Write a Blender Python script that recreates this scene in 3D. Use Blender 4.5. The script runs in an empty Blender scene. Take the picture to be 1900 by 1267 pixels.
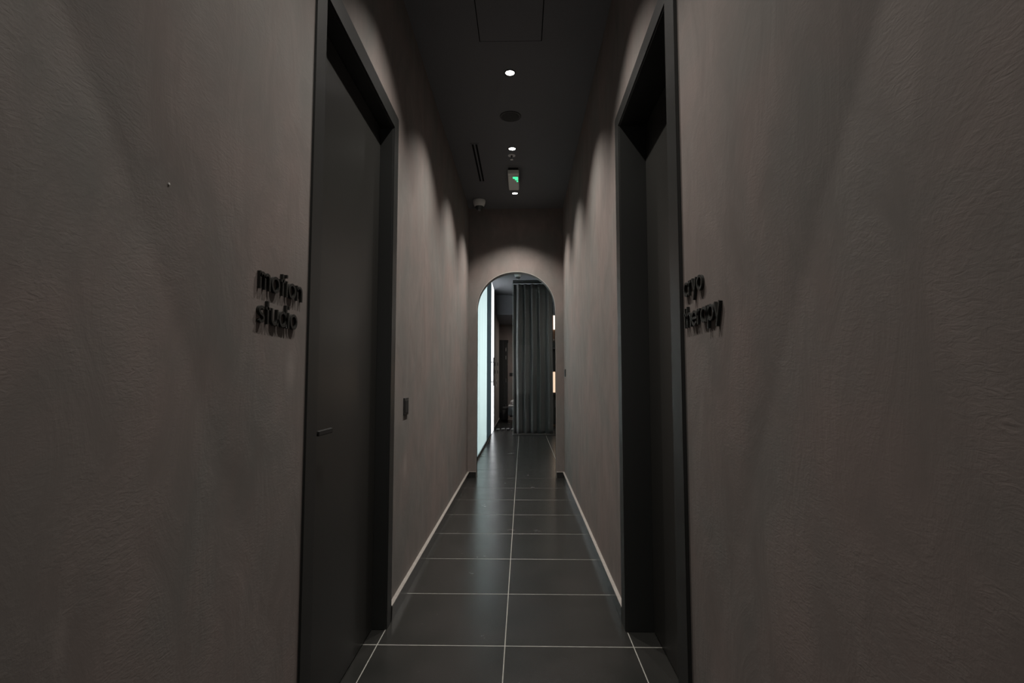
import bpy, bmesh, math, random
from mathutils import Vector, Matrix
random.seed(7)
S = bpy.context.scene
C = S.collection
PI = math.pi
R = math.radians

# ------------------------------------------------------------------ camera
cam_d = bpy.data.cameras.new('camera')
cam_d.sensor_width = 36.0
cam_d.lens = 985.0 / 1900.0 * 36.0
cam_d.clip_start = 0.02
cam = bpy.data.objects.new('camera', cam_d)
C.objects.link(cam)
cam.location = (0, 0, 1.244)
cam.rotation_euler = (R(90 + 4.03), 0, R(1.13))
S.camera = cam

# ------------------------------------------------------------------ world, exposure, tuning values
world = bpy.data.worlds.new('world')
S.world = world
world.use_nodes = True
world.node_tree.nodes['Background'].inputs[0].default_value = (0.6, 0.65, 0.7, 1)
world.node_tree.nodes['Background'].inputs[1].default_value = 0.0
S.view_settings.view_transform = 'Standard'
S.view_settings.look = 'None'
S.view_settings.gamma = 1
S.view_settings.use_curve_mapping = False
S.view_settings.exposure = 0.0
SPOT_W = 156.0        # ceiling downlights of the corridor
SPOT_NEAR_W = 42.0   # downlight above the camera, narrower beam
WINDOW_E = 8.0       # daylight behind the glass partition
FILL_W = 5.8  # soft fill added unseen behind the camera, no fixture there

fill_d = bpy.data.lights.new('fill_light', 'AREA'); fill_d.shape = 'RECTANGLE'; fill_d.size = 1.0; fill_d.size_y = 2.4
fill_d.energy = FILL_W; fill_d.color = (1, .97, .93)
lo_ = bpy.data.objects.new('fill_light', fill_d); C.objects.link(lo_)
lo_.location = (-.085, -2.5, 1.7); lo_.rotation_euler = (R(90), 0, 0)

for (nm, x, y, z, sz, e) in (('hall_fill', 1.35, 10.0, 3.43, .9, 50), ('back_fill', .9, 15.0, 2.91, .6, 26)):  # unseen area fills added to brighten the hall and back room
    ld_ = bpy.data.lights.new(nm, 'AREA'); ld_.shape = 'SQUARE'; ld_.size = sz; ld_.energy = e; ld_.color = (1, .93, .86)
    lo_ = bpy.data.objects.new(nm, ld_); C.objects.link(lo_); lo_.location = (x, y, z)

CEIL = 3.46
XL, XR = -0.695, 0.525      # plaster faces
YE = 6.79                   # arch wall face
YB = -2.6                   # wall behind the camera

# ------------------------------------------------------------------ materials
def new_mat(name):
    m = bpy.data.materials.new(name); m.use_nodes = True
    nt = m.node_tree
    return m, nt, nt.nodes['Principled BSDF']
def N(nt, t, **kw):
    n = nt.nodes.new(t)
    for k, v in kw.items():
        if k.startswith('i_'): n.inputs[k[2:].replace('_', ' ')].default_value = v
        else: setattr(n, k, v)
    return n
def coords(nt, scale=(1, 1, 1)):
    tc = N(nt, 'ShaderNodeTexCoord'); mp = N(nt, 'ShaderNodeMapping')
    mp.inputs['Scale'].default_value = scale
    nt.links.new(tc.outputs['Object'], mp.inputs['Vector'])
    return mp.outputs[0]
def basic(name, col, rough=0.5, metal=0.0, bump=0.0, bscale=200, spec=0.5, var=0.12, coat=0.0):
    m, nt, b = new_mat(name)
    v = coords(nt)
    n = N(nt, 'ShaderNodeTexNoise'); n.inputs['Scale'].default_value = bscale; n.inputs['Detail'].default_value = 4
    nt.links.new(v, n.inputs['Vector'])
    mx = N(nt, 'ShaderNodeMix', data_type='RGBA')
    mx.inputs[6].default_value = (*[c * (1 - var) for c in col], 1)
    mx.inputs[7].default_value = (*[min(1, c * (1 + var)) for c in col], 1)
    nt.links.new(n.outputs[0], mx.inputs[0]); nt.links.new(mx.outputs[2], b.inputs['Base Color'])
    b.inputs['Roughness'].default_value = rough
    b.inputs['Metallic'].default_value = metal
    b.inputs['Specular IOR Level'].default_value = spec
    b.inputs['Coat Weight'].default_value = coat
    if bump:
        bp = N(nt, 'ShaderNodeBump'); bp.inputs['Strength'].default_value = bump; bp.inputs['Distance'].default_value = 0.002
        nt.links.new(n.outputs[0], bp.inputs['Height']); nt.links.new(bp.outputs[0], b.inputs['Normal'])
    return m
def emit(name, col, e):
    m, nt, b = new_mat(name)
    b.inputs['Base Color'].default_value = (*col, 1)
    b.inputs['Emission Color'].default_value = (*col, 1)
    b.inputs['Emission Strength'].default_value = e
    return m
def plaster(name, warm, cool, amp=1.0, marks=()):
    m, nt, b = new_mat(name)
    v = coords(nt, (1, 1, 1))
    big = N(nt, 'ShaderNodeTexNoise'); big.inputs['Scale'].default_value = 1.5; big.inputs['Detail'].default_value = 7; big.inputs['Roughness'].default_value = .6; big.inputs['Distortion'].default_value = .5
    nt.links.new(v, big.inputs['Vector'])
    cr = N(nt, 'ShaderNodeValToRGB')
    cr.color_ramp.elements[0].position = .38; cr.color_ramp.elements[0].color = (*cool, 1)
    cr.color_ramp.elements[1].position = .62; cr.color_ramp.elements[1].color = (*warm, 1)
    nt.links.new(big.outputs[0], cr.inputs[0])
    # cloudy trowel mottling
    vs = coords(nt, (6, 6, 3.2))
    md = N(nt, 'ShaderNodeTexNoise'); md.inputs['Scale'].default_value = 1.0; md.inputs['Detail'].default_value = 8; md.inputs['Roughness'].default_value = .62; md.inputs['Distortion'].default_value = .7
    nt.links.new(vs, md.inputs['Vector'])
    mr = N(nt, 'ShaderNodeMapRange'); mr.inputs[1].default_value = .3; mr.inputs[2].default_value = .7; mr.inputs[3].default_value = .88; mr.inputs[4].default_value = 1.12
    nt.links.new(md.outputs[0], mr.inputs[0])
    mul = N(nt, 'ShaderNodeVectorMath', operation='SCALE')
    nt.links.new(cr.outputs[0], mul.inputs[0]); nt.links.new(mr.outputs[0], mul.inputs['Scale'])
    last = mul.outputs[0]
    # pale smears left by hands and repairs: own shape on the plaster
    for (cx, cy, cz, sy, sz, gain) in marks:
        tc = N(nt, 'ShaderNodeTexCoord')
        mp = N(nt, 'ShaderNodeMapping', vector_type='POINT')
        mp.inputs['Scale'].default_value = (1 / sy, 1 / sy, 1 / sz)
        mp.inputs['Location'].default_value = (-cx / sy, -cy / sy, -cz / sz)
        nt.links.new(tc.outputs['Object'], mp.inputs['Vector'])
        ln = N(nt, 'ShaderNodeVectorMath', operation='LENGTH'); nt.links.new(mp.outputs[0], ln.inputs[0])
        ad = N(nt, 'ShaderNodeMath', operation='MULTIPLY_ADD'); ad.inputs[1].default_value = .9; nt.links.new(md.outputs[0], ad.inputs[0]); nt.links.new(ln.outputs['Value'], ad.inputs[2])
        q = N(nt, 'ShaderNodeMapRange', interpolation_type='SMOOTHSTEP'); q.inputs[1].default_value = .5; q.inputs[2].default_value = 1.5; q.inputs[3].default_value = gain; q.inputs[4].default_value = 1.0
        nt.links.new(ad.outputs[0], q.inputs[0])
        s2 = N(nt, 'ShaderNodeVectorMath', operation='SCALE'); nt.links.new(last, s2.inputs[0]); nt.links.new(q.outputs[0], s2.inputs['Scale'])
        last = s2.outputs[0]
    nt.links.new(last, b.inputs['Base Color'])
    b.inputs['Roughness'].default_value = .78
    b.inputs['Specular IOR Level'].default_value = .25
    # relief: fine horizontal trowel ripples, grain and broad unevenness
    vr = coords(nt, (42, 42, 110))
    fn = N(nt, 'ShaderNodeTexNoise'); fn.inputs['Scale'].default_value = 1.0; fn.inputs['Detail'].default_value = 5; fn.inputs['Roughness'].default_value = .55; fn.inputs['Distortion'].default_value = 1.2
    nt.links.new(vr, fn.inputs['Vector'])
    gate = N(nt, 'ShaderNodeMapRange'); gate.inputs[1].default_value = .42; gate.inputs[2].default_value = .6; gate.inputs[3].default_value = .12
    nt.links.new(md.outputs[0], gate.inputs[0])
    g = N(nt, 'ShaderNodeMath', operation='MULTIPLY'); nt.links.new(fn.outputs[0], g.inputs[0]); nt.links.new(gate.outputs[0], g.inputs[1])
    b1 = N(nt, 'ShaderNodeBump'); b1.inputs['Strength'].default_value = .4 * amp; b1.inputs['Distance'].default_value = .0015
    nt.links.new(g.outputs[0], b1.inputs['Height'])
    b2 = N(nt, 'ShaderNodeBump'); b2.inputs['Strength'].default_value = .2 * amp; b2.inputs['Distance'].default_value = .006
    nt.links.new(md.outputs[0], b2.inputs['Height']); nt.links.new(b1.outputs[0], b2.inputs['Normal'])
    nt.links.new(b2.outputs[0], b.inputs['Normal'])
    return m

M = {}
M['wall'] = plaster('taupe_plaster', (.222, .186, .172), (.185, .176, .165),
                    marks=((XL, 1.555, 1.27, .05, .09, 1.35), (XL, 3.17, .73, .07, .10, 1.3), (XL, .80, .86, .02, .07, 1.35)))
M['ceiling'] = basic('charcoal_ceiling_paint', (.165, .173, .185), .75, bump=.3, bscale=120, spec=.2)
M['frame'] = basic('black_satin_frame', (.020, .021, .020), .42, bump=.05, bscale=400, spec=.45)
M['leaf'] = basic('black_matt_leaf', (.024, .024, .022), .36, bump=.05, bscale=300, spec=.4)
M['black'] = basic('black_plastic', (.008, .008, .008), .6)
M['letter'] = basic('black_painted_letter', (.016, .017, .015), .45, spec=.4)
M['skirt'] = basic('dark_porcelain_skirting', (.022, .022, .021), .22, bump=.02, bscale=60)
M['skirt_edge'] = basic('pale_cut_tile_edge', (.26, .24, .22), .7, bscale=40, var=.25)
M['grout'] = basic('pale_grout', (.30, .30, .275), .85, bscale=30, var=.3)
M['white'] = basic('white_plastic', (.80, .80, .77), .4, var=.03)
M['grey'] = basic('grey_plastic', (.86, .87, .83), .45, var=.04)
M['chrome'] = basic('chrome', (.9, .9, .9), .4, .15, var=.02)
M['darkmetal'] = basic('dark_metal', (.05, .05, .05), .35, .8)
M['slot'] = basic('slot_black', (.006, .006, .006), .8, spec=.1)
M['speaker'] = basic('speaker_mesh', (.018, .018, .018), .6, bump=.8, bscale=900)
M['bed'] = basic('grey_blue_blanket', (.17, .20, .22), .9, bump=.4, bscale=150)
M['pillow'] = basic('white_cotton', (.75, .74, .76), .85, bump=.3, bscale=80, var=.04)
M['ottoman'] = basic('dark_grey_upholstery', (.055, .055, .055), .9, bump=.4, bscale=200)
M['wood'] = basic('warm_wood', (.20, .105, .055), .55, bump=.2, bscale=30, var=.35)
M['bottle'] = basic('bottle_glass', (.06, .07, .07), .12, var=.05)
M['steel'] = basic('brushed_steel', (.45, .45, .45), .3, .9)
M['sole'] = basic('pale_footbed', (.62, .61, .58), .8, var=.06)
M['strap'] = basic('black_strap', (.014, .014, .014), .6)
M['lamp'] = emit('lit_lens', (1, .96, .90), 14)
M['green'] = emit('green_sign_light', (.05, .75, .30), 1.6)
M['cream'] = emit('backlit_cream_panel', (1, .90, .80), 1.5)
M['amber'] = emit('backlit_wood_panel', (1, .72, .52), .95)
M['daylight'] = emit('daylight_pane', (.96, .985, 1.0), WINDOW_E)

# porcelain floor tile
def tile_mat():
    m, nt, b = new_mat('dark_porcelain_tile')
    oi = N(nt, 'ShaderNodeObjectInfo')
    tc = N(nt, 'ShaderNodeTexCoord')
    ad = N(nt, 'ShaderNodeVectorMath', operation='ADD')
    nt.links.new(tc.outputs['Object'], ad.inputs[0]); nt.links.new(oi.outputs['Location'], ad.inputs[1])
    n = N(nt, 'ShaderNodeTexNoise'); n.inputs['Scale'].default_value = 3.5; n.inputs['Detail'].default_value = 8; n.inputs['Roughness'].default_value = .6
    nt.links.new(ad.outputs[0], n.inputs['Vector'])
    cr = N(nt, 'ShaderNodeValToRGB')
    cr.color_ramp.elements[0].position = .3; cr.color_ramp.elements[0].color = (.017, .018, .0165, 1)
    cr.color_ramp.elements[1].position = .75; cr.color_ramp.elements[1].color = (.027, .026, .0245, 1)
    nt.links.new(n.outputs[0], cr.inputs[0]); nt.links.new(cr.outputs[0], b.inputs['Base Color'])
    rr = N(nt, 'ShaderNodeMapRange'); rr.inputs[3].default_value = .22; rr.inputs[4].default_value = .30
    nt.links.new(n.outputs[0], rr.inputs[0]); nt.links.new(rr.outputs[0], b.inputs['Roughness'])
    f = N(nt, 'ShaderNodeTexNoise'); f.inputs['Scale'].default_value = 260; f.inputs['Detail'].default_value = 2
    nt.links.new(ad.outputs[0], f.inputs['Vector'])
    bp = N(nt, 'ShaderNodeBump'); bp.inputs['Strength'].default_value = .04; bp.inputs['Distance'].default_value = .001
    nt.links.new(f.outputs[0], bp.inputs['Height']); nt.links.new(bp.outputs[0], b.inputs['Normal'])
    b.inputs['Specular IOR Level'].default_value = .42
    return m
M['tile'] = tile_mat()

def frosted(name, col, trans=.85, rough=.25):
    m = bpy.data.materials.new(name); m.use_nodes = True
    nt = m.node_tree; nt.nodes.clear()
    out = N(nt, 'ShaderNodeOutputMaterial')
    v = coords(nt, (1, 5.5, .25))
    n = N(nt, 'ShaderNodeTexNoise'); n.inputs['Scale'].default_value = 1.2; n.inputs['Detail'].default_value = 3
    nt.links.new(v, n.inputs['Vector'])
    mx = N(nt, 'ShaderNodeMix', data_type='RGBA')
    mx.inputs[6].default_value = (*[c * .82 for c in col], 1); mx.inputs[7].default_value = (*[min(1, c * 1.1) for c in col], 1)
    nt.links.new(n.outputs[0], mx.inputs[0])
    tr = N(nt, 'ShaderNodeBsdfTranslucent'); nt.links.new(mx.outputs[2], tr.inputs[0])
    di = N(nt, 'ShaderNodeBsdfDiffuse'); nt.links.new(mx.outputs[2], di.inputs[0])
    a = N(nt, 'ShaderNodeMixShader'); a.inputs[0].default_value = trans
    nt.links.new(di.outputs[0], a.inputs[1]); nt.links.new(tr.outputs[0], a.inputs[2])
    gl = N(nt, 'ShaderNodeBsdfGlossy'); gl.inputs['Roughness'].default_value = rough; gl.inputs[0].default_value = (.9, .95, 1, 1)
    c = N(nt, 'ShaderNodeMixShader'); c.inputs[0].default_value = .05
    nt.links.new(a.outputs[0], c.inputs[1]); nt.links.new(gl.outputs[0], c.inputs[2])
    nt.links.new(c.outputs[0], out.inputs[0])
    return m
M['frost'] = frosted('frosted_glass', (.49, .545, .54))
M['frost_white'] = frosted('white_frosted_glass', (.98, .98, 1.0), .95)
def clear_glass(name, tint, refl):
    m = bpy.data.materials.new(name); m.use_nodes = True
    nt = m.node_tree; nt.nodes.clear()
    out = N(nt, 'ShaderNodeOutputMaterial')
    t = N(nt, 'ShaderNodeBsdfTransparent'); t.inputs[0].default_value = (*tint, 1)
    g = N(nt, 'ShaderNodeBsdfGlossy'); g.inputs['Roughness'].default_value = .02
    fr = N(nt, 'ShaderNodeFresnel'); fr.inputs[0].default_value = 1.35
    ml = N(nt, 'ShaderNodeMath', operation='MULTIPLY'); ml.inputs[1].default_value = refl
    nt.links.new(fr.outputs[0], ml.inputs[0])
    c = N(nt, 'ShaderNodeMixShader')
    nt.links.new(ml.outputs[0], c.inputs[0]); nt.links.new(t.outputs[0], c.inputs[1]); nt.links.new(g.outputs[0], c.inputs[2])
    nt.links.new(c.outputs[0], out.inputs[0])
    return m
M['glass'] = clear_glass('clear_glass', (.97, .98, .975), .35)
M['glass_edge'] = basic('polished_glass_edge', (.42, .47, .45), .25, var=.05)
M['dark_glass'] = frosted('smoky_glass', (.10, .125, .135))

def cloth():
    m, nt, b = new_mat('charcoal_curtain_cloth')
    v = coords(nt, (300, 300, 300))
    n = N(nt, 'ShaderNodeTexNoise'); n.inputs['Scale'].default_value = 1; nt.links.new(v, n.inputs['Vector'])
    cr = N(nt, 'ShaderNodeValToRGB'); cr.color_ramp.elements[0].color = (.060, .061, .060, 1); cr.color_ramp.elements[1].color = (.092, .094, .092, 1)
    nt.links.new(n.outputs[0], cr.inputs[0]); nt.links.new(cr.outputs[0], b.inputs['Base Color'])
    b.inputs['Roughness'].default_value = .9; b.inputs['Specular IOR Level'].default_value = .15
    b.inputs['Sheen Weight'].default_value = .2
    return m
M['cloth'] = cloth()

# ------------------------------------------------------------------ helpers
def bx(bm, x0, x1, y0, y1, z0, z1, bev=0.0):
    r = bmesh.ops.create_cube(bm, size=1)
    vs = r['verts']
    for v in vs:
        v.co = Vector(((x0 + x1) / 2 + v.co.x * (x1 - x0), (y0 + y1) / 2 + v.co.y * (y1 - y0), (z0 + z1) / 2 + v.co.z * (z1 - z0)))
    if bev:
        es = list({e for v in vs for e in v.link_edges})
        bmesh.ops.bevel(bm, geom=es, offset=bev, segments=2, affect='EDGES', profile=.5)
    return bm
def box(*a, **k): return bx(bmesh.new(), *a, **k)
def lathe(bm, prof, c=(0, 0, 0), seg=28):
    """prof: list of (r, z)"""
    rings = []
    for (r, z) in prof:
        rings.append([bm.verts.new((c[0] + r * math.cos(2 * PI * i / seg), c[1] + r * math.sin(2 * PI * i / seg), c[2] + z)) for i in range(seg)])
    for a, b in zip(rings, rings[1:]):
        for i in range(seg):
            bm.faces.new((a[i], a[(i + 1) % seg], b[(i + 1) % seg], b[i]))
    if prof[0][0] > 1e-4: bm.faces.new(rings[0][::-1])
    if prof[-1][0] > 1e-4: bm.faces.new(rings[-1])
    bmesh.ops.remove_doubles(bm, verts=bm.verts, dist=1e-6)
    return bm
def tube(bm, pts, r, seg=10):
    """round bar along a polyline"""
    rings = []
    for i, p in enumerate(pts):
        p = Vector(p)
        d = (Vector(pts[min(i + 1, len(pts) - 1)]) - Vector(pts[max(i - 1, 0)])).normalized()
        u = d.orthogonal().normalized() if i == 0 else (pu - d * pu.dot(d)).normalized()
        pu = u; w = d.cross(u)
        rings.append([bm.verts.new(p + (u * math.cos(2 * PI * k / seg) + w * math.sin(2 * PI * k / seg)) * r) for k in range(seg)])
    for a, b in zip(rings, rings[1:]):
        for k in range(seg): bm.faces.new((a[k], a[(k + 1) % seg], b[(k + 1) % seg], b[k]))
    bm.faces.new(rings[0][::-1]); bm.faces.new(rings[-1])
    return bm
def obj(name, bm, m, parent=None, smooth=False, local=False):
    """link bm as one mesh object; bm in world coordinates unless local"""
    bmesh.ops.recalc_face_normals(bm, faces=bm.faces)
    me = bpy.data.meshes.new(name)
    off = Vector((0, 0, 0))
    if parent is not None and not local:
        p = parent
        while p: off += p.location; p = p.parent
        bmesh.ops.translate(bm, verts=bm.verts, vec=-off)
    bm.to_mesh(me); bm.free()
    me.materials.append(M[m] if isinstance(m, str) else m)
    if smooth:
        me.polygons.foreach_set('use_smooth', [True] * len(me.polygons))
        me.set_sharp_from_angle(angle=R(40))
    o = bpy.data.objects.new(name, me); C.objects.link(o)
    if parent is not None: o.parent = parent
    return o
def thing(name, label, cat, loc, group=None):
    o = bpy.data.objects.new(name, None); C.objects.link(o)
    o.location = loc; o.empty_display_size = .05
    o['label'] = label; o['category'] = cat
    if group: o['group'] = group
    return o
def tag(o, label, cat, group=None):
    o['label'] = label; o['category'] = cat
    if group: o['group'] = group
    return o
def struct(name, bm, m, label, parent=None):
    o = obj(name, bm, m, parent); o['kind'] = 'structure'; o['label'] = label
    return o
def struct_empty(name, loc, label):
    o = bpy.data.objects.new(name, None); C.objects.link(o); o.location = loc; o.empty_display_size = .05
    o['kind'] = 'structure'; o['label'] = label
    return o
def copy_tree(o, parent=None):
    c = o.copy(); C.objects.link(c)
    if parent is not None: c.parent = parent
    for ch in list(o.children): copy_tree(ch, c)
    return c

# ------------------------------------------------------------------ room shell
XROOM = 3.1; YROOM = 16.5
fl = struct('floor', box(-2.9, XROOM, YB, YROOM, -.08, -.0012), 'grout', 'dark porcelain tiled corridor floor with pale thin grout lines')
# 60 cm tiles, each a part of the floor
GX, GY = -.084, 2.573
tb = bmesh.new(); g = .0022
bx(tb, g, .6 - g, g * 1.6, .6 - g * 1.6, -.010, 0)
top = [e for e in tb.edges if all(abs(v.co.z) < 1e-6 for v in e.verts)]
bmesh.ops.bevel(tb, geom=top, offset=.0007, segments=1, affect='EDGES')
bmesh.ops.recalc_face_normals(tb, faces=tb.faces)
tme = bpy.data.meshes.new('tile'); tb.to_mesh(tme); tb.free(); tme.materials.append(M['tile'])
def put_tile(i, j):
    o = bpy.data.objects.new('tile', tme); C.objects.link(o); o.parent = fl
    o.location = (GX + .6 * i, GY + .6 * j, 0)
j0 = int(math.floor((YB - GY) / .6)) + 1
for j in range(j0, 23):
    y0 = GY + .6 * j
    put_tile(-1, j); put_tile(0, j)
    if -1.3 < y0 - 1.7 < 1.0:
        put_tile(-2, j); put_tile(1, j)
    if y0 > 6.6:
        for i in (1, 2, 3, 4): put_tile(i, j)
        for i in (-2, -3, -4): put_tile(i, j)

# left wall with the doorway opening
OLy0, OLy1, OZ = 1.735, 2.745, 2.60
ORy0, ORy1 = 1.79, 2.75
XLN = -.684                # the plaster is built up a little nearer the viewer
def wall_with_hole(xa, xb, y0, y1, hy0, hy1, hz):
    bm = bmesh.new()
    bx(bm, xa, xb, y0, hy0, 0, CEIL); bx(bm, xa, xb, hy1, y1, 0, CEIL); bx(bm, xa, xb, hy0, hy1, hz, CEIL)
    bmesh.ops.remove_doubles(bm, verts=bm.verts, dist=1e-6)
    return bm
wlb = wall_with_hole(-.90, XL, YB, YE, OLy0, OLy1, OZ)
bx(wlb, XL - .02, XLN, YB, 1.668, 0, CEIL)
wl = struct('wall_left', wlb, 'wall', 'taupe troweled plaster wall on the left with the motion studio lettering')
XRN = .518
wrb = wall_with_hole(XR, .80, YB, YE, ORy0, ORy1, OZ)
bx(wrb, XRN, XR + .02, YB, 1.708, 0, CEIL)
wr = struct('wall_right', wrb, 'wall', 'taupe troweled plaster wall on the right with the cryo therapy lettering')
chip = obj('paint_chip', lathe(bmesh.new(), [(.0001, .0015), (.0022, .0012), (.0026, 0), (.0001, -.0005)], seg=9), 'white', wl)
chip.rotation_euler = (0, PI / 2, 0); chip.location = (XLN + .0005, .99, 1.62)
struct('wall_back', box(-.90, .80, YB - .15, YB, 0, CEIL), 'wall', 'plaster wall closing the corridor behind the viewer')

# ceiling: corridor slab and the hall beyond, with the dropped part at the back
cb = bmesh.new()
bx(cb, -.90, .80, YB - .15, YE + .08, CEIL, CEIL + .1)
bx(cb, -2.9, XROOM, YE + .08, 13.9, CEIL, CEIL + .1)
bx(cb, -2.9, XROOM, 13.9, YROOM + .15, 2.93, CEIL + .1)
struct('ceiling', cb, 'ceiling', 'charcoal painted ceiling')

# arch wall
ACX, ARX, ARZ, ASP = -.080, .507, .500, 2.128
AT = .16
def arch_pts(n=40):
    pts = [(ACX - ARX, 0)]
    for i in range(n + 1):
        a = PI - PI * i / n
        ca, sa = math.cos(a), math.sin(a)
        e = .96
        pts.append((ACX + ARX * math.copysign(abs(ca) ** e, ca), ASP + ARZ * abs(sa) ** e))
    pts.append((ACX + ARX, 0))
    return pts
def arch_wall(x0, x1, y0, y1, ztop):
    bm = bmesh.new(); P = arch_pts()
    def side(y):
        arch = [bm.verts.new((x, y, z)) for x, z in P]
        topv = [bm.verts.new((x, y, ztop)) for x, z in P]
        for i in range(len(P) - 1):
            if abs(P[i][0] - P[i + 1][0]) > 1e-5: bm.faces.new((arch[i], arch[i + 1], topv[i + 1], topv[i]))
        return arch, topv
    a0, t0 = side(y0); a1, t1 = side(y1)
    for i in range(len(P) - 1): bm.faces.new((a0[i], a1[i], a1[i + 1], a0[i + 1]))
    # piers
    bx(bm, x0, ACX - ARX, y0, y1, 0, ztop); bx(bm, ACX + ARX, x1, y0, y1, 0, ztop)
    # drop the pier faces that would sit inside the arch jambs
    bmesh.ops.remove_doubles(bm, verts=bm.verts, dist=1e-5)
    return bm
we = struct('wall_end', arch_wall(-.90, XROOM, YE, YE + AT, CEIL), 'wall', 'taupe plaster wall at the corridor end with a round-headed archway')
# thin pale strip round the archway, painting the light its corner catches
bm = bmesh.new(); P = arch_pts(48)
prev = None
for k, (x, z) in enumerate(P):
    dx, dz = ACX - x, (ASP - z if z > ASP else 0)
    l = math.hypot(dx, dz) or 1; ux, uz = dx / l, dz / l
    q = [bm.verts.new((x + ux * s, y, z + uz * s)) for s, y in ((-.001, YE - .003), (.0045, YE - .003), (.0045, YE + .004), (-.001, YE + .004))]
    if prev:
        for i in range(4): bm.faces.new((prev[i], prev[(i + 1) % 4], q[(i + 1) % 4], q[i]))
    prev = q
M['rim_glint'] = basic('painted_rim_glint', (.34, .325, .30), .6)
tr = struct('rim_highlight_1', bm, 'rim_glint', 'thin pale strip painted as light caught on the archway corner')

# skirting: dark tile with a pale cut top edge
def skirting(name, x0, x1, y0, y1, label, h=.078):
    o = struct(name, box(x0, x1, y0, y1, 0, h - .004), 'skirt', label)
    e = obj('top_edge', box(x0, x1, y0, y1, h - .004, h), 'skirt_edge', o)
    e['label'] = 'pale cut edge along the top of the skirting'
    return o
skirting('baseboard_left', XL, -.673, 2.814, YE, 'dark tile skirting along the left wall beyond the door')
skirting('baseboard_left.001', XLN, -.665, YB, 1.663, 'dark tile skirting along the left wall before the door')
skirting('baseboard_right', .505, XR, 2.824, YE, 'dark tile skirting along the right wall beyond the door')
skirting('baseboard_right.001', .498, XRN, YB, 1.703, 'dark tile skirting along the right wall before the door')
skirting('baseboard_end', -.673, ACX - ARX, YE - .02, YE, 'short dark skirting left of the archway')
skirting('baseboard_end.001', ACX + ARX, .505, YE - .02, YE, 'short dark skirting right of the archway')

# ------------------------------------------------------------------ doors
def casing(bm, xf, xb, yo0, yo1, yi0, yi1, zo, zi):
    """flat architrave ring between outer and inner rectangle, mitred"""
    O = [(yo0, 0), (yo0, zo), (yo1, zo), (yo1, 0)]; I = [(yi0, 0), (yi0, zi), (yi1, zi), (yi1, 0)]
    V = {}
    for nm, L in (('o', O), ('i', I)):
        for k, (y, z) in enumerate(L):
            for s, x in (('f', xf), ('b', xb)): V[nm, k, s] = bm.verts.new((x, y, z))
    for k in range(3):
        f = lambda a, b, c, d: bm.faces.new([V[q] for q in (a, b, c, d)])
        f(('o', k, 'f'), ('o', k + 1, 'f'), ('i', k + 1, 'f'), ('i', k, 'f'))
        f(('o', k, 'b'), ('o', k + 1, 'b'), ('i', k + 1, 'b'), ('i', k, 'b'))
        f(('o', k, 'f'), ('o', k + 1, 'f'), ('o', k + 1, 'b'), ('o', k, 'b'))
        f(('i', k, 'f'), ('i', k + 1, 'f'), ('i', k + 1, 'b'), ('i', k, 'b'))
    for k in (0, 3):
        bm.faces.new([V[q] for q in (('o', k, 'f'), ('i', k, 'f'), ('i', k, 'b'), ('o', k, 'b'))])
    bmesh.ops.recalc_face_normals(bm, faces=bm.faces)
    es = [e for e in bm.edges if len(e.link_faces) == 2 and e.calc_face_angle(0) > 1.0]
    bmesh.ops.bevel(bm, geom=es, offset=.0022, segments=2, affect='EDGES')
    return bm
# left door: leaf nearly flush
d1 = struct_empty('door_1', (-.75, 2.2, 0), 'black flush door in the left wall in a broad black frame')
o = obj('door_frame', casing(bmesh.new(), -.677, XL - .001, 1.663, 2.814, 1.752, 2.724, 2.665, 2.578), 'frame', d1)
o = obj('jamb', casing(bmesh.new(), -.684, -.895, 1.735, 2.745, 1.760, 2.716, 2.600, 2.570), 'frame', d1)
o = obj('door_stop', casing(bmesh.new(), -.795, -.893, 1.760, 2.716, 1.775, 2.701, 2.570, 2.555), 'frame', d1)
o = obj('door_leaf', box(-.794, -.750, 1.764, 2.712, .006, 2.566, bev=.0015), 'leaf', d1)
h = obj('door_handle', lathe(bmesh.new(), [(.0, 0), (.025, 0), (.025, .006), (.022, .009), (.009, .009), (.009, .045), (0, .045)], seg=24), 'black', d1, smooth=True, local=True)
h.rotation_euler = (0, PI / 2, 0); h.location = (0, 1.842 - 2.2, 1.055)
h['label'] = 'black round rose of the lever handle'
lv = bmesh.new()
bx(lv, -.009, .009, -.008, .125, .036, .049, bev=.003)
o = obj('lever', lv, 'black', h, local=True)
ks = lathe(bmesh.new(), [(0, 0), (.024, 0), (.024, .007), (0, .007)], seg=24)
o = obj('keyhole_rose', ks, 'black', d1, local=True); o.rotation_euler = (0, PI / 2, 0); o.location = (0, 1.842 - 2.2, .955)

# right door: leaf set back in a deep reveal
d2 = struct_empty('door_2', (.64, 2.2, 0), 'black flush door in the right wall set back in a deep black frame')
obj('door_frame', casing(bmesh.new(), .506, XR + .001, 1.703, 2.824, 1.814, 2.725, 2.654, 2.577), 'frame', d2)
obj('jamb', casing(bmesh.new(), .511, .79, 1.79, 2.75, 1.822, 2.717, 2.600, 2.569), 'frame', d2)
obj('door_stop', casing(bmesh.new(), .69, .79, 1.822, 2.717, 1.837, 2.702, 2.569, 2.554), 'frame', d2)
obj('door_leaf', box(.645, .688, 1.826, 2.713, .006, 2.565, bev=.0015), 'leaf', d2)
h = obj('door_handle', lathe(bmesh.new(), [(.0, 0), (.025, 0), (.025, .006), (.022, .009), (.009, .009), (.009, .045), (0, .045)], seg=24), 'black', d2, smooth=True, local=True)
h.rotation_euler = (0, -PI / 2, 0); h.location = (.005, 1.90 - 2.2, 1.055)
lv = bmesh.new(); bx(lv, -.009, .009, -.008, .125, .036, .049, bev=.003)
obj('lever', lv, 'black', h, local=True)

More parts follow.
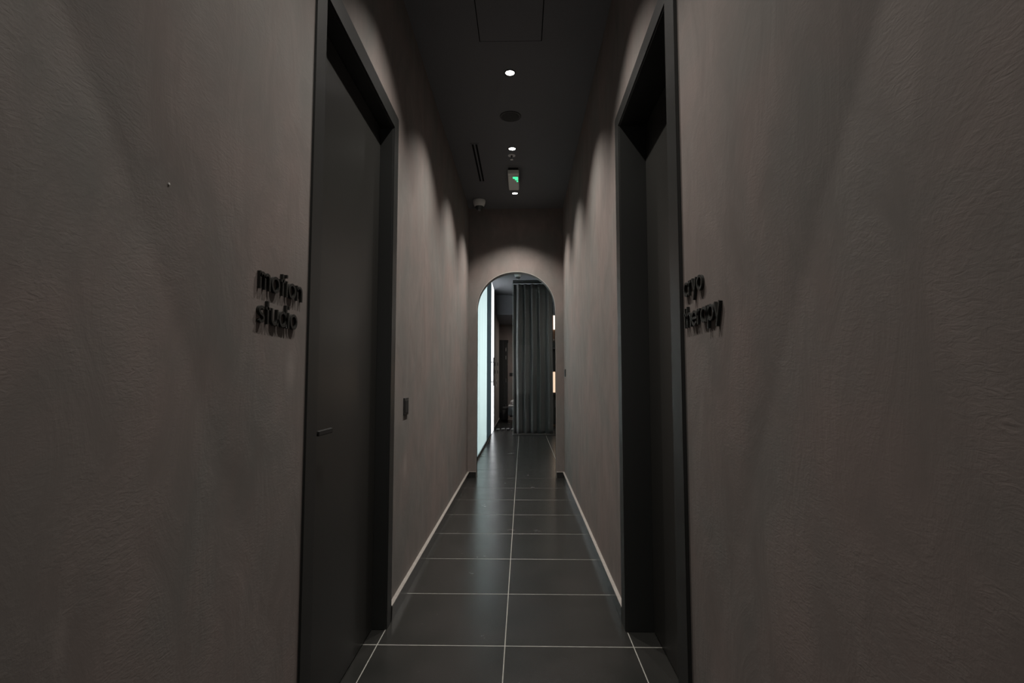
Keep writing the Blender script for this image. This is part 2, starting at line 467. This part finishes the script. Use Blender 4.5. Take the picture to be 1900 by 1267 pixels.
# ------------------------------------------------------------------ lettering
W = .16
def arc(cx, cz, rx, rz, a0, a1, n=20):
    return [(cx + rx * math.cos(R(a0 + (a1 - a0) * i / n)), cz + rz * math.sin(R(a0 + (a1 - a0) * i / n))) for i in range(n + 1)]
h2 = W / 2; t1 = 1 - h2
def ring(cx=.5): return ('c', arc(cx, .5, .5 - h2, .5 - h2, 0, 360, 32)[:-1])
G = {
 'o': (1.0, [ring()]),
 'm': (1.2, [('l', [(h2, 0), (h2, 1)]), ('l', arc(h2 + .26, t1 - .26, .26, .26, 180, 0) + [(h2 + .52, 0)]), ('l', arc(h2 + .78, t1 - .26, .26, .26, 180, 0) + [(h2 + 1.04, 0)])]),
 'n': (.84, [('l', [(h2, 0), (h2, 1)]), ('l', arc(h2 + .335, t1 - .335, .335, .335, 180, 0) + [(h2 + .67, 0)])]),
 'h': (.84, [('l', [(h2, 0), (h2, 1.42)]), ('l', arc(h2 + .335, t1 - .335, .335, .335, 180, 0) + [(h2 + .67, 0)])]),
 'u': (.84, [('l', [(.84 - h2, 0), (.84 - h2, 1)]), ('l', [(h2, 1)] + arc(h2 + .335, h2 + .335, .335, .335, 180, 360))]),
 't': (.52, [('l', [(.24, 0), (.24, 1.34)]), ('l', [(0, t1), (.52, t1)])]),
 'i': (.19, [('l', [(.095, 0), (.095, 1)]), ('l', [(.095, 1.2), (.095, 1.40)])]),
 'd': (1.02, [ring(), ('l', [(1.0 - h2, 0), (1.0 - h2, 1.42)])]),
 'a': (1.02, [ring(), ('l', [(1.0 - h2, 0), (1.0 - h2, 1)])]),
 'p': (1.02, [ring(.52), ('l', [(h2 + .02, -.42), (h2 + .02, 1)])]),
 'c': (.88, [('l', arc(.5, .5, .5 - h2, .5 - h2, 45, 315, 26))]),
 'e': (.98, [('l', [(.1, .5), (.92, .5)] + arc(.5, .5, .5 - h2, .5 - h2, 0, 318, 28)[1:])]),
 'r': (.54, [('l', [(h2, 0), (h2, 1)]), ('l', arc(h2 + .33, t1 - .33, .33, .33, 180, 78, 10))]),
 'y': (.86, [('l', [(.06, 1), (.43, .06)]), ('l', [(.80, 1), (.28, -.42)])]),
 's': (.70, [('l', arc(.36, .715, .25, .20, 30, 180, 12) + arc(.36, .5 + .015, .25, .0, 180, 180, 1)[:0] + [(.13, .66), (.22, .56), (.36, .51), (.50, .45), (.59, .36)] + arc(.35, .285, .25, .20, 10, -150, 12))]),
}
def ribbon(bm, kind, pts, th):
    """thick flat stroke in the (u, w) plane, extruded along n from 0 to th"""
    n = len(pts); closed = kind == 'c'
    L, Rr = [], []
    for i, p in enumerate(pts):
        p = Vector((p[0], p[1]))
        a = Vector(pts[i - 1]) if (i > 0 or closed) else None
        b = Vector(pts[(i + 1) % n]) if (i < n - 1 or closed) else None
        d1_ = (p - a).normalized() if a is not None and (p - a).length > 1e-6 else None
        d2_ = (b - p).normalized() if b is not None and (b - p).length > 1e-6 else None
        if d1_ is None: d1_ = d2_
        if d2_ is None: d2_ = d1_
        t = (d1_ + d2_)
        t = t.normalized() if t.length > .3 else d2_
        nn = Vector((-t.y, t.x)); k = h2 / max(.5, nn.dot(Vector((-d2_.y, d2_.x))))
        L.append(p + nn * k); Rr.append(p - nn * k)
    ring_ = []
    for i in range(n):
        ring_.append([bm.verts.new((0, L[i].x, L[i].y)), bm.verts.new((0, Rr[i].x, Rr[i].y)), bm.verts.new((th, Rr[i].x, Rr[i].y)), bm.verts.new((th, L[i].x, L[i].y))])
    m_ = n if closed else n - 1
    for i in range(m_):
        A, B = ring_[i], ring_[(i + 1) % n]
        for k in range(4): bm.faces.new((A[k], A[(k + 1) % 4], B[(k + 1) % 4], B[k]))
    if not closed:
        bm.faces.new(ring_[0][::-1]); bm.faces.new(ring_[-1])
def write(word, root, x, ystart, yend, zbase, xh, side):
    """side +1: on the left wall reading towards +y; -1: on the right wall reading towards -y"""
    nat = sum(G[c][0] for c in word) ; total = abs(yend - ystart) / xh
    sx = 1.06
    gap = (total - nat * sx) / (len(word) - 1)
    u = 0
    for ch in word:
        bm = bmesh.new()
        for kind, pts in G[ch][1]: ribbon(bm, kind, pts, .009 / xh)
        for v in bm.verts:
            n_, a, b = v.co
            v.co = Vector((x + side * n_ * xh, ystart + side * (u + a * sx) * xh, zbase + b * xh))
        o = obj('letter', bm, 'letter', root)
        u += G[ch][0] * sx + gap
s1 = thing('lettering', 'black raised lettering reading motion studio on the left wall beside the door', 'sign', (XLN, 1.46, 1.39))
write('motion', s1, XLN - .0005, 1.341, 1.606, 1.478, .0455, 1)
write('studio', s1, XLN - .0005, 1.339, 1.574, 1.389, .0455, 1)
s2 = thing('lettering', 'black raised lettering reading cryo therapy on the right wall beside the door', 'sign', (XRN, 1.51, 1.39))
write('cryo', s2, XRN + .0005, 1.676, 1.504, 1.499, .0455, -1)
write('therapy', s2, XRN + .0005, 1.680, 1.374, 1.402, .0455, -1)

# ------------------------------------------------------------------ wall plates
sw = thing('wall_switch', 'black switch plate on the left wall just past the left door', 'switch', (XL, 3.155, 1.085))
obj('plate', box(XL - .001, XL + .008, 3.10, 3.21, 1.032, 1.132, bev=.002), 'black', sw)
obj('rocker', box(XL + .007, XL + .011, 3.115, 3.153, 1.045, 1.119, bev=.001), 'black', sw)
obj('rocker', box(XL + .007, XL + .011, 3.157, 3.195, 1.045, 1.119, bev=.001), 'black', sw)
sw = thing('wall_switch', 'small black switch plate on the right wall close to the archway', 'switch', (XR, 6.5, 1.32))
obj('plate', box(XR - .009, XR + .001, 6.46, 6.545, 1.27, 1.36, bev=.002), 'black', sw)
obj('rocker', box(XR - .012, XR - .008, 6.475, 6.53, 1.284, 1.346, bev=.001), 'frame', sw)

# ------------------------------------------------------------------ ceiling fittings
def downlight(y, x, label, watts, half, blend, lamp_r=.014, col=(1, .93, .86), gr='recessed downlights along the corridor'):
    t = thing('downlight', label, 'ceiling light', (x, y, CEIL), gr)
    rg = lathe(bmesh.new(), [(.030, 0.0), (.042, 0.0), (.043, -.003), (.040, -.005), (.034, -.004), (.031, 0.0)], seg=32)
    obj('trim_ring', rg, 'black', t, smooth=True, local=True)
    le = lathe(bmesh.new(), [(0, -.0028), (.012, -.0028), (.026, -.0022), (.033, -.0008), (.033, 0), (0, 0)], seg=32)
    obj('lens', le, 'lamp', t, smooth=True, local=True)
    ld = bpy.data.lights.new('downlight_beam', 'SPOT')
    ld.energy = watts; ld.spot_size = R(half * 2); ld.spot_blend = blend; ld.shadow_soft_size = lamp_r; ld.color = col
    lo = bpy.data.objects.new('beam', ld); C.objects.link(lo); lo.parent = t; lo.location = (0, 0, -.03)
    return t
DX = -.088
downlight(3.706, DX, 'lit round downlight nearest the viewer of the three in the ceiling', SPOT_W, 52, 1.0)
downlight(4.980, -.097, 'lit round downlight in the ceiling just before the sprinkler', SPOT_W, 52, 1.0)
downlight(6.214, DX, 'lit round downlight farthest along, behind the exit light box', SPOT_W * 1.0, 53, .95)
downlight(2.46, DX, 'lit round downlight above the two doors', SPOT_W * .9, 52, 1.0)
downlight(1.33, DX, 'unseen downlight added just before the two doors to brighten the near walls', 86.0, 48, 1.0)  # added lamp out of view, lifts the near walls
downlight(.20, DX, 'lit round downlight straight above the viewer', SPOT_NEAR_W, 26.6, .06)

# in-ceiling speaker
sp = thing('ceiling_speaker', 'dark round speaker grille flush in the ceiling behind the first downlight', 'speaker', (-.098, 4.344, CEIL))
obj('rim', lathe(bmesh.new(), [(.076, 0), (.089, 0), (.091, -.003), (.088, -.006), (.080, -.006), (.076, -.003)], seg=40), 'frame', sp, True, True)
obj('grille', lathe(bmesh.new(), [(0, -.004), (.05, -.004), (.072, -.003), (.077, -.001), (.077, 0), (0, 0)], seg=40), 'speaker', sp, True, True)
obj('badge', lathe(bmesh.new(), [(0, -.0055), (.010, -.0055), (.011, -.003), (0, -.003)], seg=20), 'darkmetal', sp, True, True)

# sprinkler head
sk = thing('sprinkler', 'chrome sprinkler head in the ceiling next to the second downlight', 'sprinkler', (-.104, 5.135, CEIL))
obj('escutcheon', lathe(bmesh.new(), [(.020, -.001), (.026, -.006), (.034, -.006), (.037, -.002), (.037, 0), (.020, 0)], seg=32), 'chrome', sk, True, True)
bm = bmesh.new()
tube(bm, [(0, 0, 0), (0, 0, -.018)], .009, 12)
tube(bm, [(-.009, 0, -.012), (-.015, 0, -.022), (-.010, 0, -.036), (0, 0, -.042)], .0028, 8)
tube(bm, [(.009, 0, -.012), (.015, 0, -.022), (.010, 0, -.036), (0, 0, -.042)], .0028, 8)
obj('yoke', bm, 'darkmetal', sk, True, True)
obj('bulb', tube(bmesh.new(), [(0, 0, -.017), (0, 0, -.040)], .003, 8), 'bottle', sk, True, True)
obj('deflector', lathe(bmesh.new(), [(0, -.041), (.014, -.042), (.015, -.044), (0, -.044)], seg=20), 'chrome', sk, True, True)

# emergency exit light
ex = thing('exit_light', 'grey emergency light box with a green lit panel hung under the ceiling', 'exit light', (-.095, 5.65, CEIL))
obj('mount', box(-.148, -.042, 5.44, 5.90, CEIL - .018, CEIL, bev=.002), 'black', ex)
obj('housing', box(-.152, -.036, 5.45, 5.93, CEIL - .062, CEIL - .018, bev=.006), 'grey', ex)
obj('diffuser', box(-.147, -.041, 5.50, 5.92, CEIL - .070, CEIL - .061, bev=.003), 'grey', ex)
gp = bmesh.new()
bx(gp, -.100, -.045, 5.52, 5.565, CEIL - .0725, CEIL - .0695)
bx(gp, -.078, -.045, 5.575, 5.605, CEIL - .0725, CEIL - .0695)
bx(gp, -.060, -.045, 5.625, 5.66, CEIL - .0725, CEIL - .0695)
o = obj('lit_sign', gp, 'green', ex); o['label'] = 'green glowing pictogram panel'
obj('indicator', lathe(bmesh.new(), [(0, -.072), (.005, -.072), (.005, -.069), (0, -.069)], (-.12, 5.535, CEIL), 12), 'chrome', ex)

# linear slot diffuser
sl = thing('slot_diffuser', 'narrow twin-slot air diffuser in the ceiling left of the downlights', 'air vent', (-.452, 5.34, CEIL))
fb = bmesh.new()
for (a, b) in ((-.492, -.478), (-.459, -.444), (-.425, -.411)): bx(fb, a, b, 4.86, 5.82, CEIL - .006, CEIL)
bx(fb, -.492, -.411, 4.85, 4.866, CEIL - .006, CEIL); bx(fb, -.492, -.411, 5.81, 5.826, CEIL - .006, CEIL)
obj('vent_frame', fb, 'ceiling', sl)
obj('slot', box(-.478, -.459, 4.866, 5.81, CEIL - .002, CEIL), 'slot', sl)
obj('slot', box(-.444, -.425, 4.866, 5.81, CEIL - .002, CEIL), 'slot', sl)

# access panel
ap = thing('access_panel', 'square access hatch flush in the ceiling nearest the viewer', 'ceiling hatch', (-.074, 3.14, CEIL))
fb = bmesh.new()
x0, x1, y0, y1 = -.281, .131, 2.93, 3.345
w = .006
for a in ((x0, x1, y0, y0 + w), (x0, x1, y1 - w, y1), (x0, x0 + w, y0, y1), (x1 - w, x1, y0, y1)): bx(fb, *a, CEIL - .0012, CEIL)
o = obj('shadow_gap', fb, 'slot', ap)
obj('hatch_cover', box(x0 + w, x1 - w, y0 + w, y1 - w, CEIL - .003, CEIL, bev=.001), 'ceiling', ap)

# dome cameras
def dome_camera(loc, label, s=1.0):
    t = thing('dome_camera', label, 'security camera', loc)
    obj('housing', lathe(bmesh.new(), [(0, 0), (.076, 0), (.078, -.012), (.074, -.040), (.062, -.070), (.052, -.078), (.046, -.074)], seg=32), 'white', t, True, True)
    obj('dome', lathe(bmesh.new(), [(.052, -.070), (.050, -.088), (.040, -.108), (.024, -.120), (0, -.125)], seg=28), 'bottle', t, True, True)
    obj('lens', lathe(bmesh.new(), [(.013, -.112), (.020, -.118), (.017, -.130), (.009, -.131), (.009, -.120)], seg=18), 'steel', t, True, True)
    return t
dome_camera((-.535, 6.46, CEIL), 'white dome security camera in the ceiling corner by the arch wall')
dome_camera((-.095, 11.05, CEIL), 'white dome security camera seen at the top of the archway')

# ------------------------------------------------------------------ hall beyond the arch
# glazed partition on the left
GXP = -.70
gp_ = thing('glass_partition', 'frosted glass partition glowing with daylight behind the archway, left side', 'glass partition', (GXP, 9.4, 0))
obj('bottom_rail', box(GXP - .025, GXP + .012, YE + AT, 11.75, 0, .05, bev=.002), 'darkmetal', gp_)
obj('top_rail', box(GXP - .02, GXP + .012, YE + AT, 11.75, CEIL - .04, CEIL), 'darkmetal', gp_)
for a, b in ((YE + AT, 8.70), (8.71, 10.44)):
    obj('frosted_pane', box(GXP - .010, GXP, a, b, .05, CEIL - .04), 'frost', gp_)
obj('smoked_pane', box(GXP - .012, GXP + .004, 10.45, 11.70, .05, CEIL - .04), 'dark_glass', gp_)
obj('post', box(GXP - .02, GXP + .010, 11.70, 11.76, .05, CEIL - .04), 'darkmetal', gp_)
# glazed door, white with daylight, with a long pull handle
gd = struct_empty('door_3', (GXP, 12.4, 0), 'white glowing frosted glass door with a long black pull handle')
obj('glass_leaf', box(GXP - .012, GXP, 11.80, 13.00, .008, CEIL - .01), 'frost_white', gd)
bm = bmesh.new()
tube(bm, [(GXP + .055, 11.93, 1.09), (GXP + .055, 11.93, 1.72)], .014, 12)
hd = obj('pull_handle', bm, 'black', gd, True)
obj('bracket', tube(bmesh.new(), [(GXP, 11.93, 1.18), (GXP + .055, 11.93, 1.18)], .009, 10), 'black', hd, True)
obj('bracket', tube(bmesh.new(), [(GXP, 11.93, 1.62), (GXP + .055, 11.93, 1.62)], .009, 10), 'black', hd, True)
# daylit room behind the partition
struct('wall_side', box(-3.0, -2.9, YE, YROOM, 0, CEIL), 'white', 'pale wall of the bright side room')
w1 = struct_empty('window_1', (-2.4, 10, 0), 'tall daylit window of the side room behind the frosted glass')
for k in range(4):
    a = 7.1 + k * 1.5
    obj('pane', box(-2.42, -2.40, a, a + 1.42, .25, 3.3), 'daylight', w1)
    obj('mullion', box(-2.43, -2.37, a + 1.42, a + 1.5, .2, 3.35), 'frame', w1)
struct('wall_divider', box(-2.9, GXP, 13.02, 13.14, 0, CEIL), 'white', 'end wall of the bright side room')

# wall beyond the glass door, with its skirting and plates
struct('wall_hall', box(-.9, GXP, 13.02, 15.95, 0, CEIL - .0), 'wall', 'taupe plaster wall beyond the glass door')
skirting('baseboard_hall', GXP, GXP + .02, 13.02, 15.95, 'dark skirting below the wall beyond the glass door')
for (y, z, lb) in ((13.45, 1.62, 'black switch plate beside the glass door, upper'), (13.45, 1.42, 'black switch plate beside the glass door, lower')):
    t = thing('wall_switch', lb + ' of the near pair', 'switch', (GXP, y, z), 'switches beside the glass door')
    obj('plate', box(GXP - .001, GXP + .010, y - .06, y + .06, z - .045, z + .045, bev=.002), 'black', t)
    obj('rocker', box(GXP + .009, GXP + .013, y - .03, y + .03, z - .03, z + .03), 'frame', t)
for (y, z, lb) in ((14.9, 1.66, 'black switch plate farther along the wall, upper'), (14.9, 1.44, 'black switch plate farther along the wall, lower')):
    t = thing('wall_switch', lb + ' of the far pair', 'switch', (GXP, y, z), 'switches beside the glass door')
    obj('plate', box(GXP - .001, GXP + .010, y - .06, y + .06, z - .045, z + .045, bev=.002), 'black', t)
    obj('rocker', box(GXP + .009, GXP + .013, y - .03, y + .03, z - .03, z + .03), 'frame', t)
t = thing('thermostat', 'small white thermostat on the wall below the switches', 'thermostat', (GXP, 14.0, 1.14))
obj('case', box(GXP - .001, GXP + .018, 13.90, 14.06, 1.03, 1.22, bev=.004), 'white', t)
obj('screen', box(GXP + .017, GXP + .020, 13.93, 14.03, 1.10, 1.17), 'black', t)

# back wall with a dark doorway
struct('wall_rear', box(-2.9, XROOM, YROOM, YROOM + .15, 0, 2.95), 'wall', 'taupe plaster wall at the very back')
struct('wall_room_right', box(XROOM, XROOM + .15, YE, YROOM + .15, 0, CEIL), 'wall', 'plaster wall of the back room, right side')
d4 = struct_empty('door_4', (-.6, YROOM, 0), 'dark door with steel hinges at the back of the hall')
obj('door_frame', box(-.72, -.60, YROOM - .05, YROOM, 0, 2.45, bev=.002), 'frame', d4)
obj('door_frame', box(-.60, -.44, YROOM - .05, YROOM, 2.36, 2.45, bev=.002), 'frame', d4)
obj('door_leaf', box(-.60, -.455, YROOM - .04, YROOM, 0.01, 2.36, bev=.002), 'leaf', d4)
for z in (.35, 1.15, 1.85, 2.1):
    obj('hinge', tube(bmesh.new(), [(-.515, YROOM - .05, z), (-.515, YROOM - .05, z + .11)], .009, 8), 'steel', d4, True)
t = thing('wall_socket', 'black double socket on the rear wall left of the curtain', 'socket', (-.33, YROOM, 1.38))
obj('plate', box(-.40, -.24, YROOM - .012, YROOM + .001, 1.33, 1.43, bev=.002), 'black', t)
obj('insert', box(-.39, -.33, YROOM - .015, YROOM - .011, 1.345, 1.415), 'frame', t)
obj('insert', box(-.31, -.25, YROOM - .015, YROOM - .011, 1.345, 1.415), 'frame', t)

# clear glass screen in front of the curtain
gs = thing('glass_screen', 'clear floor-to-ceiling glass screen in front of the curtain', 'glass screen', (.6, 11.86, 0))
obj('pane', box(-.212, 1.60, 11.855, 11.867, .012, CEIL - .02), 'glass', gs)
obj('polished_edge', box(-.2185, -.212, 11.853, 11.869, .012, CEIL - .02), 'glass_edge', gs)
obj('floor_channel', box(-.212, 1.60, 11.845, 11.877, 0, .014), 'darkmetal', gs)
obj('ceiling_channel', box(-.212, 1.60, 11.845, 11.877, CEIL - .022, CEIL), 'darkmetal', gs)

# curtain
ct = thing('curtain', 'heavy charcoal curtain hanging in deep folds behind the glass screen', 'curtain', (.23, 12.06, 0))
bm = bmesh.new()
NX, NZ = 190, 26
X0, X1 = -.205, .672
ph = [0]
rnd = random.Random(3)
knots = [0, .19, .36, .56, .74, 1.0]
def fold(u):
    # uneven pleats
    for k in range(len(knots) - 1):
        if u <= knots[k + 1] + 1e-9:
            t_ = (u - knots[k]) / (knots[k + 1] - knots[k]); return k + t_
    return len(knots) - 1
grid = []
for iz in range(NZ + 1):
    wz = iz / NZ; z = .018 + wz * (CEIL - .05 - .018)
    row = []
    for ix in range(NX + 1):
        u = ix / NX; p = fold(u)
        amp = .068 * (1 - .25 * wz) * (.85 + .2 * math.sin(3.1 * p))
        sway = .010 * math.sin(2.2 * wz * PI + p * 1.3)
        x = X0 + (X1 - X0) * u + .018 * math.sin(2 * PI * p + .6) * (1 - wz * .5) + sway * .6
        x = max(X0 - .004, x) if ix else X0
        y = 12.07 + amp * math.sin(2 * PI * p) + .012 * math.sin(4 * PI * p + 2 * wz) + sway
        row.append(bm.verts.new((x, y, z)))
    grid.append(row)
for iz in range(NZ):
    for ix in range(NX):
        bm.faces.new((grid[iz][ix], grid[iz][ix + 1], grid[iz + 1][ix + 1], grid[iz + 1][ix]))
cu = obj('curtain_cloth', bm, 'cloth', ct)
cu.data.polygons.foreach_set('use_smooth', [True] * len(cu.data.polygons))
md_ = cu.modifiers.new('thickness', 'SOLIDIFY'); md_.thickness = .004
obj('curtain_rail', box(X0 - .01, 1.6, 12.05, 12.09, CEIL - .028, CEIL, bev=.002), 'darkmetal', ct)

# slippers on the floor before the curtain
def slipper():
    t = thing('slipper', '', 'slipper', (0, 0, 0), 'slippers on the hall floor')
    def outline(s, n=28):
        L = []
        for i in range(n):
            a = 2 * PI * i / n
            y = .125 * math.sin(a); x = (.040 + .010 * math.sin(a)) * math.cos(a)
            L.append((x * s, y * s))
        return L
    def slab(s, z0, z1):
        bm = bmesh.new(); o0 = outline(s)
        a = [bm.verts.new((x, y, z0)) for x, y in o0]; b = [bm.verts.new((x, y, z1 + .012 * max(0, -y / .125) )) for x, y in o0]
        for i in range(len(a)): bm.faces.new((a[i], a[(i + 1) % len(a)], b[(i + 1) % len(a)], b[i]))
        bm.faces.new(a[::-1]); bm.faces.new(b); return bm
    obj('sole', slab(1.0, 0, .020), 'strap', t, False, True)
    o = obj('footbed', slab(.93, .018, .026), 'sole', t, False, True)
    bm = bmesh.new(); prev = None
    for i in range(11):
        a = PI * i / 10
        q = [bm.verts.new((r_ * math.cos(a) * (1.0 if y < .06 else .9), y, .012 + k * math.sin(a))) for (r_, y, k) in ((.050, .005, .060), (.052, .085, .040), (.047, .085, .035), (.045, .005, .055))]
        if prev:
            for k in range(4): bm.faces.new((prev[k], prev[(k + 1) % 4], q[(k + 1) % 4], q[k]))
        prev = q
    obj('strap', bm, 'strap', t, True, True)
    return t
sl0 = slipper()
spots = [(-.600, 13.02, -4, 'leftmost slipper of the row on the hall floor, by the wall skirting'),
         (-.480, 13.12, -10, 'second slipper from the left in the row on the hall floor'),
         (-.360, 13.14, -10, 'third slipper from the left in the row on the hall floor'),
         (-.235, 13.06, -8, 'rightmost slipper of the row, nearest the curtain')]
for i, (x, y, a, lb) in enumerate(spots):
    o = sl0 if i == 0 else copy_tree(sl0)
    o.location = (x, y, 0); o.rotation_euler = (0, 0, R(a)); o['label'] = lb

# bed behind the screen
bd = thing('bed', 'low treatment bed with a grey blanket behind the curtain', 'bed', (.5, 15.55, 0))
obj('frame', box(-.36, 1.45, 15.25, 15.90, .16, .22, bev=.005), 'black', bd)
for x in (-.25, 1.35):
    for y in (15.32, 15.83): obj('leg', box(x - .025, x + .025, y - .025, y + .025, 0, .16), 'black', bd)
obj('mattress', box(-.42, 1.50, 15.18, 15.95, .20, .47, bev=.05), 'bed', bd, True)
obj('sheet', box(-.41, .10, 15.19, 15.94, .44, .50, bev=.025), 'pillow', bd, True)
pl = bmesh.new()
bmesh.ops.create_uvsphere(pl, u_segments=24, v_segments=14, radius=1)
for v in pl.verts:
    c_ = v.co
    v.co = Vector((math.copysign(abs(c_.x) ** .7, c_.x) * .24 - .12, math.copysign(abs(c_.y) ** .7, c_.y) * .33 + 15.56, c_.z * .075 + .575))
tag(obj('pillow', pl, 'pillow', None, True), 'white pillow on the head of the treatment bed', 'pillow')
ot = thing('ottoman', 'dark grey upholstered ottoman between the dark door and the bed', 'ottoman', (-.51, 16.1, 0))
obj('body', box(-.60, -.44, 15.96, 16.35, .02, .33, bev=.02), 'ottoman', ot, True)
obj('cushion', box(-.605, -.435, 15.955, 16.355, .33, .40, bev=.02), 'ottoman', ot, True)

# back-bar cabinet seen in the slit right of the curtain
sh = thing('display_cabinet', 'tall wooden back-bar cabinet with backlit panels right of the curtain', 'cabinet', (1.5, 14.1, 0))
CX0, CX1 = .795, 2.4
obj('carcass', box(CX0, CX1, 14.16, 14.40, 0, 3.25), 'wood', sh)
obj('side_panel', box(CX0 - .03, CX0 - .002, 13.88, 14.40, 0, 3.25, bev=.002), 'black', sh)
obj('cornice', box(CX0 - .02, CX1, 13.98, 14.16, 3.12, 3.22, bev=.004), 'steel', sh)
obj('backlit_panel', box(.825, CX1, 14.10, 14.155, 2.56, 3.08), 'cream', sh)
obj('shelf', box(CX0, CX1, 13.90, 14.155, 2.03, 2.07, bev=.003), 'black', sh)
obj('lower_panel', box(CX0, CX1, 14.08, 14.155, 1.44, 2.03), 'black', sh)
obj('backlit_panel', box(CX0 + .01, CX1, 14.09, 14.155, .89, 1.43), 'amber', sh)
obj('worktop', box(CX0, CX1, 13.90, 14.155, .83, .88, bev=.003), 'black', sh)
for k in range(3):
    o = obj('cabinet_door', box(CX0 + .005 + k * .53, CX0 + .525 + k * .53, 14.02, 14.155, .06, .82, bev=.003), 'leaf', sh)
    obj('handle', tube(bmesh.new(), [(CX0 + .06 + k * .53, 14.0, .5), (CX0 + .06 + k * .53, 14.0, .7)], .006, 8), 'steel', o, True)
bt = thing('bottle', 'silver-necked bottle on the cabinet shelf, nearest the curtain', 'bottle', (.83, 14.02, 2.07), 'bottles on the back-bar shelf')
obj('body', lathe(bmesh.new(), [(0, 0), (.034, 0), (.036, .01), (.036, .13), (.016, .17), (.014, .20), (0, .20)], seg=20), 'bottle', bt, True, True)
obj('cap', lathe(bmesh.new(), [(.016, .185), (.016, .225), (0, .225)], seg=14), 'steel', bt, True, True)
for k in range(1, 4):
    o = copy_tree(bt); o.location = (.83 + .13 * k, 14.02 + .01 * (k % 2), 2.07)
    o['label'] = ['', 'dark bottle on the cabinet shelf, second from the curtain', 'dark bottle on the cabinet shelf, third from the curtain', 'dark bottle on the cabinet shelf, farthest from the curtain'][k]
